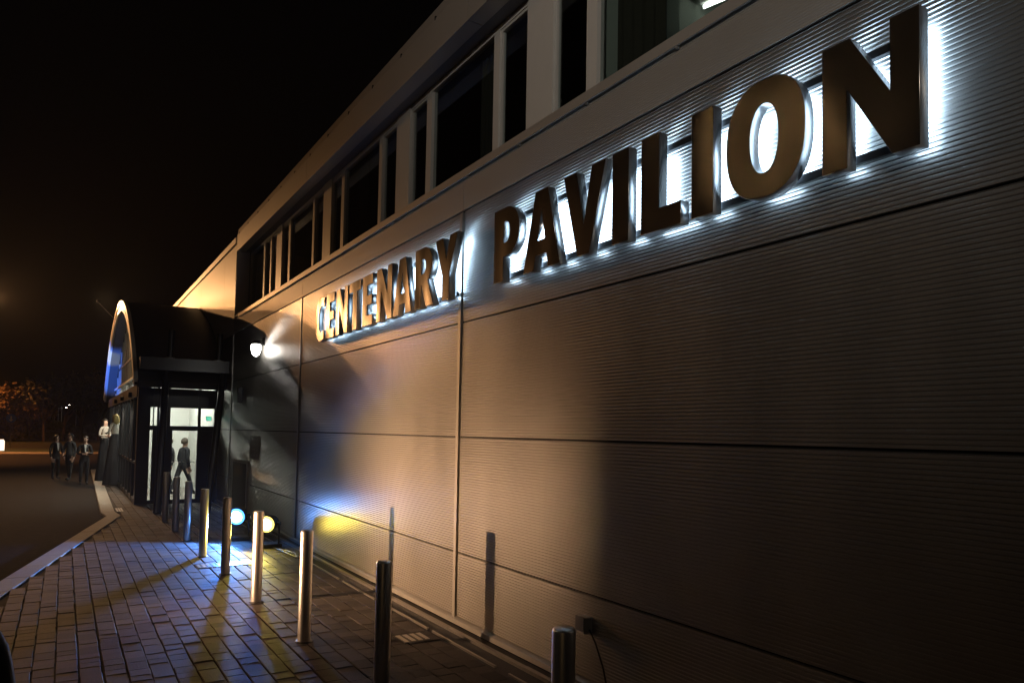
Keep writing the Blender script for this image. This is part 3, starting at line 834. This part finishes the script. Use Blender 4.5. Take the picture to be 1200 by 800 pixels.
def person(loc, heading, label, top='suit', legs='suit', hair='hair_dark', height=1.75, arms=None, stride=0.0, shirt=None, female=False, lift=0.0, lean=0.0, group=None, long_hair=False):
    r_ = empty('person', (0, 0, 0), label, 'person', group)
    f = 0.88 if female else 1.0
    L = lift
    arms = arms or {}
    J = dict(pelvis=((0, 0, .95 + L), .125 * f), waist=((0, -lean * .3, 1.10 + L), .118 * f), chest=((0, -lean * .7, 1.28 + L), .138 * f), neckb=((0, -lean, 1.45 + L), .075 * f), neck=((0, -.01 - lean, 1.52 + L), .052),
             jaw=((0, -.03 - lean, 1.58 + L), .066), head=((0, -.012 - lean, 1.665 + L), .085), crown=((0, -.005 - lean, 1.72 + L), .055), nose=((0, -.105 - lean, 1.625 + L), .014))
    E_ = [('pelvis', 'waist', 'top'), ('waist', 'chest', 'top'), ('chest', 'neckb', 'top'), ('neckb', 'neck', 'skin'), ('neck', 'jaw', 'skin'), ('jaw', 'head', 'skin'), ('head', 'crown', 'skin'), ('jaw', 'nose', 'skin')]
    for s, sg in (('l', 1), ('r', -1)):
        el, wr = arms.get(s, ((.215, .03, 1.13), (.205, -.05, .89)))
        st = stride * sg
        J['sh' + s] = ((sg * .165 * f, -lean * .95, 1.41 + L), .066 * f)
        J['el' + s] = ((sg * el[0] * f, el[1] - lean * .8, el[2] + L), .05 * f)
        J['wr' + s] = ((sg * wr[0] * f, wr[1] - lean * .6, wr[2] + L), .036 * f)
        d = (Vector(J['wr' + s][0]) - Vector(J['el' + s][0])).normalized()
        p = Vector(J['wr' + s][0]) + d * .075
        J['hd' + s] = (tuple(p), .032)
        E_ += [('neckb', 'sh' + s, 'top'), ('sh' + s, 'el' + s, 'top'), ('el' + s, 'wr' + s, 'top'), ('wr' + s, 'hd' + s, 'skin')]
        side = d.orthogonal().normalized()
        for k, (off, ln) in enumerate(((-.024, .07), (-.008, .082), (.009, .077), (.025, .06))):
            q = p + side * off + d * .03; q2 = p + side * off * 1.2 + d * (.03 + ln * .55) + Vector((0, -.008, 0)); q3 = p + side * off * 1.15 + d * (.03 + ln) + Vector((0, -.022, 0))
            J['f%s%d' % (s, k)] = (tuple(q), .0095); J['g%s%d' % (s, k)] = (tuple(q2), .009); J['h%s%d' % (s, k)] = (tuple(q3), .008)
            E_ += [('hd' + s, 'f%s%d' % (s, k), 'skin'), ('f%s%d' % (s, k), 'g%s%d' % (s, k), 'skin'), ('g%s%d' % (s, k), 'h%s%d' % (s, k), 'skin')]
        J['th' + s] = (tuple(p + Vector((0, -.045, 0)) + d * .01), .010); J['tt' + s] = (tuple(p + Vector((0, -.055, 0)) + d * .045), .009)
        E_ += [('hd' + s, 'th' + s, 'skin'), ('th' + s, 'tt' + s, 'skin')]
        J['hp' + s] = ((sg * .09, 0, .90 + L), .098 * f)
        J['kn' + s] = ((sg * .095, -st * .5 - .01, .50 + L * .55), .066 * f)
        J['an' + s] = ((sg * .10, -st + .03, .09 + max(0, -st) * .25), .048)
        J['to' + s] = ((sg * .115, -st - .13, .04 + max(0, -st) * .05), .038)
        E_ += [('pelvis', 'hp' + s, 'legs'), ('hp' + s, 'kn' + s, 'legs'), ('kn' + s, 'an' + s, 'legs'), ('an' + s, 'to' + s, 'shoe')]
    tm = dict(top=top, legs=legs, skin='skin', shoe='suit')
    mats = []
    for q in tm.values():
        if q not in mats: mats.append(q)
    me = skin_body(J, E_, tm, mats)
    k = height / 1.775
    b = bpy.data.objects.new('body', me); col.objects.link(b); b.parent = r_
    hc = Vector(J['head'][0])
    h = MB()
    n, rows = 16, 8
    for i in range(rows + 1):
        ph = math.pi * .68 * i / rows
        for q in range(n):
            t = 2 * math.pi * q / n
            cut = 1.0 if (math.sin(t) > -.35 or i < 5) else .55
            h.v.append((hc.x + .104 * math.sin(ph) * math.cos(t), hc.y + .012 + .122 * math.sin(ph) * math.sin(t) * (1 if math.sin(t) > 0 else .84), hc.z - .008 + .125 * math.cos(ph) * (cut if math.cos(ph) < 0 else 1)))
    for i in range(rows):
        for q in range(n):
            if i >= 4 and math.sin(2 * math.pi * (q + .5) / n) < -.2: continue
            h.f.append([i * n + q, (i + 1) * n + q, (i + 1) * n + (q + 1) % n, i * n + (q + 1) % n]); h.mi.append(0); h.smooth.append(True)
    if long_hair:
        h.lathe(hc + Vector((0, .045, -.27)), [(.03, 0), (.085, .05), (.115, .16), (.10, .27)], 14)
    h.build('hair', hair, r_)
    if shirt:
        q = MB(); cz = 1.30 + L; fy = -lean * .7 - .155
        q.add([(-.045, fy + .035, 1.455 + L), (.045, fy + .035, 1.455 + L), (.012, fy - .002, 1.15 + L), (-.012, fy - .002, 1.15 + L), (-.05, fy + .1, 1.46 + L), (.05, fy + .1, 1.46 + L)], [(0, 3, 2, 1), (4, 0, 1, 5)])
        q.build('shirt_front', shirt, r_)
    r_.location = loc; r_.rotation_euler = (0, 0, heading); r_.scale = (k, k, k)
    return r_
G_ = -0.055
HOLD = {'l': ((.24, -.02, 1.14), (.06, -.22, 1.16)), 'r': ((.24, -.02, 1.14), (.09, -.22, 1.12))}
person((-3.98, 33.7, G_), 0.5, 'person in a dark suit at the back of the trio, arms down', shirt='shirt', hair='hair_brown', arms={'l': ((.25, .03, 1.13), (.30, -.03, .90))})
person((-3.52, 33.0, G_), -0.7, 'person in a dark coat between the two men in suits', height=1.82, hair='hair_dark', stride=.10, top='suit_grey', arms={'r': ((.23, -.04, 1.15), (.10, -.20, 1.02))})
person((-3.08, 30.5, G_), 0.15, 'person in a dark suit and white shirt holding something at the chest', height=1.76, shirt='shirt', hair='hair_brown', arms=HOLD)
w1 = person((-2.42, 31.7, 0), 0.4, 'tall stilt walker in white top and black trousers with dark hair', top='fur', female=True, lift=.58, height=1.77, hair='hair_dark', arms=HOLD, long_hair=True)
w2 = person((-2.20, 29.3, 0), -2.6, 'tall blonde stilt walker in white fur top and long black skirt', top='fur', female=True, lift=.74, height=1.77, hair='hair_blond', arms={'l': ((.24, -.03, 1.14), (.16, -.24, 1.1))}, long_hair=True)
for p_, z_, wd in ((w1, 1.62, .15), (w2, 1.80, .22)):
    q = MB(); prof = []
    n = 40
    for i in range(9):
        t = i / 8
        prof.append((wd * (1 - t) ** .8 * 1.0 + .13, z_ * t + .012))
    vs = []
    for r0, zz in prof:
        for j in range(n):
            a = 2 * math.pi * j / n
            rr = r0 * (1 + .06 * math.sin(a * 9) * (1 - zz / z_))
            vs.append((rr * math.cos(a), rr * .8 * math.sin(a), zz))
    q.add(vs, [(i * n + j, i * n + (j + 1) % n, (i + 1) * n + (j + 1) % n, (i + 1) * n + j) for i in range(8) for j in range(n)], True)
    q.build('skirt', 'suit', p_, loc=(0, 0, 0))
person((-0.90, 25.2, 0.004), -1.1, 'person with brown hair in a dark jacket walking inside behind the glass door', top='suit', height=1.74, hair='hair_brown', stride=.22)
person((-0.62, 24.2, 0.004), 2.1, 'person in a dark suit seen from behind walking in through the porch', top='suit', height=1.76, hair='hair_brown', stride=-.34, lean=.05)
person((-4.10, 3.0, 0), 0.0, 'person in dark clothes standing alone on the paving opposite the bollards', height=1.74, hair='hair_dark')

# ------------------------------------------------------------------ background: trees, sign, lit traffic bollard, far lamps
def tree(x, y, h, sp, label, mat, n_leaf, seed):
    rg = random.Random(seed)
    z0 = 0.2
    r_ = empty('tree', (x, y, z0), label, 'tree', 'trees beyond the road')
    b = MB(); tips = []
    def grow(p, d, ln, rad, lev):
        q = p + d * ln
        b.tube(p, q, rad, rad * .68, n=7, caps=False)
        if lev >= 2: tips.append((q, lev))
        if lev == 4: return
        for k in range(3 if lev < 2 else 3):
            a = rg.uniform(0, 6.28); t = rg.uniform(.35, .85)
            nd = (d + Vector((math.cos(a) * t, math.sin(a) * t, rg.uniform(-.1, .35)))).normalized()
            grow(p + d * ln * rg.uniform(.7, 1.0), nd, ln * rg.uniform(.58, .78), rad * .6, lev + 1)
    grow(Vector((x, y, z0 - .3)), Vector((rg.uniform(-.05, .05), 0, 1)).normalized(), h * .34, .16 * h / 8, 0)
    b.build('trunk', 'bark', r_)
    c = MB()
    for k in range(n_leaf):
        q, lev = rg.choice(tips)
        p = q + Vector((rg.gauss(0, sp), rg.gauss(0, sp), rg.gauss(0, sp * .8)))
        u = Vector((rg.uniform(-1, 1), rg.uniform(-1, 1), rg.uniform(-1, 1))).normalized()
        v = u.orthogonal().normalized()
        s_ = rg.uniform(.09, .2)
        c.quad(p - u * s_ - v * s_ * .6, p + u * s_ - v * s_ * .6, p + u * s_ + v * s_ * .6, p - u * s_ + v * s_ * .6)
    c.build('crown', mat, r_)
TR = [(-10.6, 93, 7.2, .5, 'leaf', 2200), (-8.4, 89, 6.4, .45, 'leaf', 2400), (-6.9, 94, 5.8, .45, 'leaf', 1700), (-5.4, 88, 8.6, .45, 'leaf_green', 900), (-3.8, 93, 9.4, .6, 'leaf_green', 1900), (-2.2, 89, 8.6, .5, 'leaf_green', 1700), (-0.4, 94, 9.4, .6, 'leaf', 1800)]
TL = ['orange lit tree at the open end of the verge behind the road sign post', 'tall orange lit tree behind the blue road sign', 'low orange lit tree between the blue road sign and the bare tree', 'thin almost bare tree behind the three people',
      'dark tree rising behind the people beside the bare tree', 'dark tree behind the stilt walkers', 'dark tree partly hidden by the entrance porch']
for i, (x, y, h, sp, mt, n) in enumerate(TR): tree(x, y, h, sp, TL[i], mt, n, 11 + i)
# low hedge along the verge
hg = MB()
for k in range(9000):
    x = rnd.uniform(-30, 8); y = 98 + rnd.uniform(-1.2, 1.2); z = rnd.uniform(.2, 2.4 + .5 * math.sin(x * .7))
    u = Vector((rnd.uniform(-1, 1), rnd.uniform(-1, 1), rnd.uniform(-1, 1))).normalized(); v = u.orthogonal().normalized(); s_ = rnd.uniform(.1, .22); p = Vector((x, y, z))
    hg.quad(p - u * s_ - v * s_, p + u * s_ - v * s_, p + u * s_ + v * s_, p - u * s_ + v * s_)
tag(hg.build('hedge', 'leaf_green', loc=(-10, 98, 0)), 'long dark hedge behind the grass verge', 'hedge')
rs = empty('road_sign', (-7.45, 72, 0.15), 'round blue road sign with white arrow on a post', 'road sign')
MB().tube((-7.45, 72, 0.1), (-7.45, 72, 2.95), .04, n=10).build('post', 'grey_post', rs)
MB().lathe((-7.45, 71.95, 2.55), [(.36, 0), (.36, .012), (.35, .015)], 28, (0, -1, 0)).build('disc', 'blue_sign', rs)
b = MB(); b.quad((-7.50, 71.93, 2.72), (-7.40, 71.93, 2.72), (-7.40, 71.93, 2.42), (-7.50, 71.93, 2.42)); b.add([(-7.60, 71.93, 2.45), (-7.30, 71.93, 2.45), (-7.45, 71.93, 2.28)], [(0, 2, 1)]); b.build('arrow', 'white_paint', rs)
tbk = empty('traffic_bollard', (-7.75, 66, -.06), 'glowing white lit traffic bollard at the edge of the road', 'traffic bollard')
b = MB(); b.box(-8.0, -7.48, 65.8, 66.1, .0, .78); b.add([(-8.0, 65.8, .78), (-7.48, 65.8, .78), (-7.48, 66.1, .78), (-8.0, 66.1, .78), (-7.93, 65.83, .92), (-7.55, 65.83, .92), (-7.55, 66.07, .92), (-7.93, 66.07, .92)], [(4, 5, 6, 7), (0, 1, 5, 4), (1, 2, 6, 5), (2, 3, 7, 6), (3, 0, 4, 7)]); b.build('shell', 'traffic_bollard_glow', tbk)
MB().box(-8.04, -7.44, 65.76, 66.14, -.058, -.002).build('base', 'grey_post', tbk)
for i, (x, z) in enumerate(((-14.6, 7.8), (-14.1, 6.0), (-12.0, 6.5), (-10.5, 6.3), (-4.9, 7.1), (-4.2, 6.3), (-3.5, 5.7), (-2.9, 6.3), (-0.2, 6.1))):
    street_lamp(x - 1.4, 180 + i * .5, z, 0.0, 'far off lit street lamp glinting between the trees', 0, WARM, 'far street lamps behind the trees', mat='lamp_white', lt=False)

# ------------------------------------------------------------------ night air
hz = MB(); hz.box(-45, 30, -20, 130, -1.1, 16)
ho = tag(hz.build('haze', 'joint_dark', loc=(0, 30, -1.1)), kind='stuff')
hm = bpy.data.materials.new('haze_air'); hm.use_nodes = True
n_, l_ = nodes(hm)
n_.remove(n_['Principled BSDF'])
pv_ = n_.new('ShaderNodeVolumePrincipled')
pv_.inputs['Color'].default_value = (0.9, 0.92, 0.95, 1)
pv_.inputs['Density'].default_value = 0.0004
pv_.inputs['Anisotropy'].default_value = 0.35
l_.new(pv_.outputs[0], n_['Material Output'].inputs['Volume'])
ho.data.materials.clear(); ho.data.materials.append(hm)
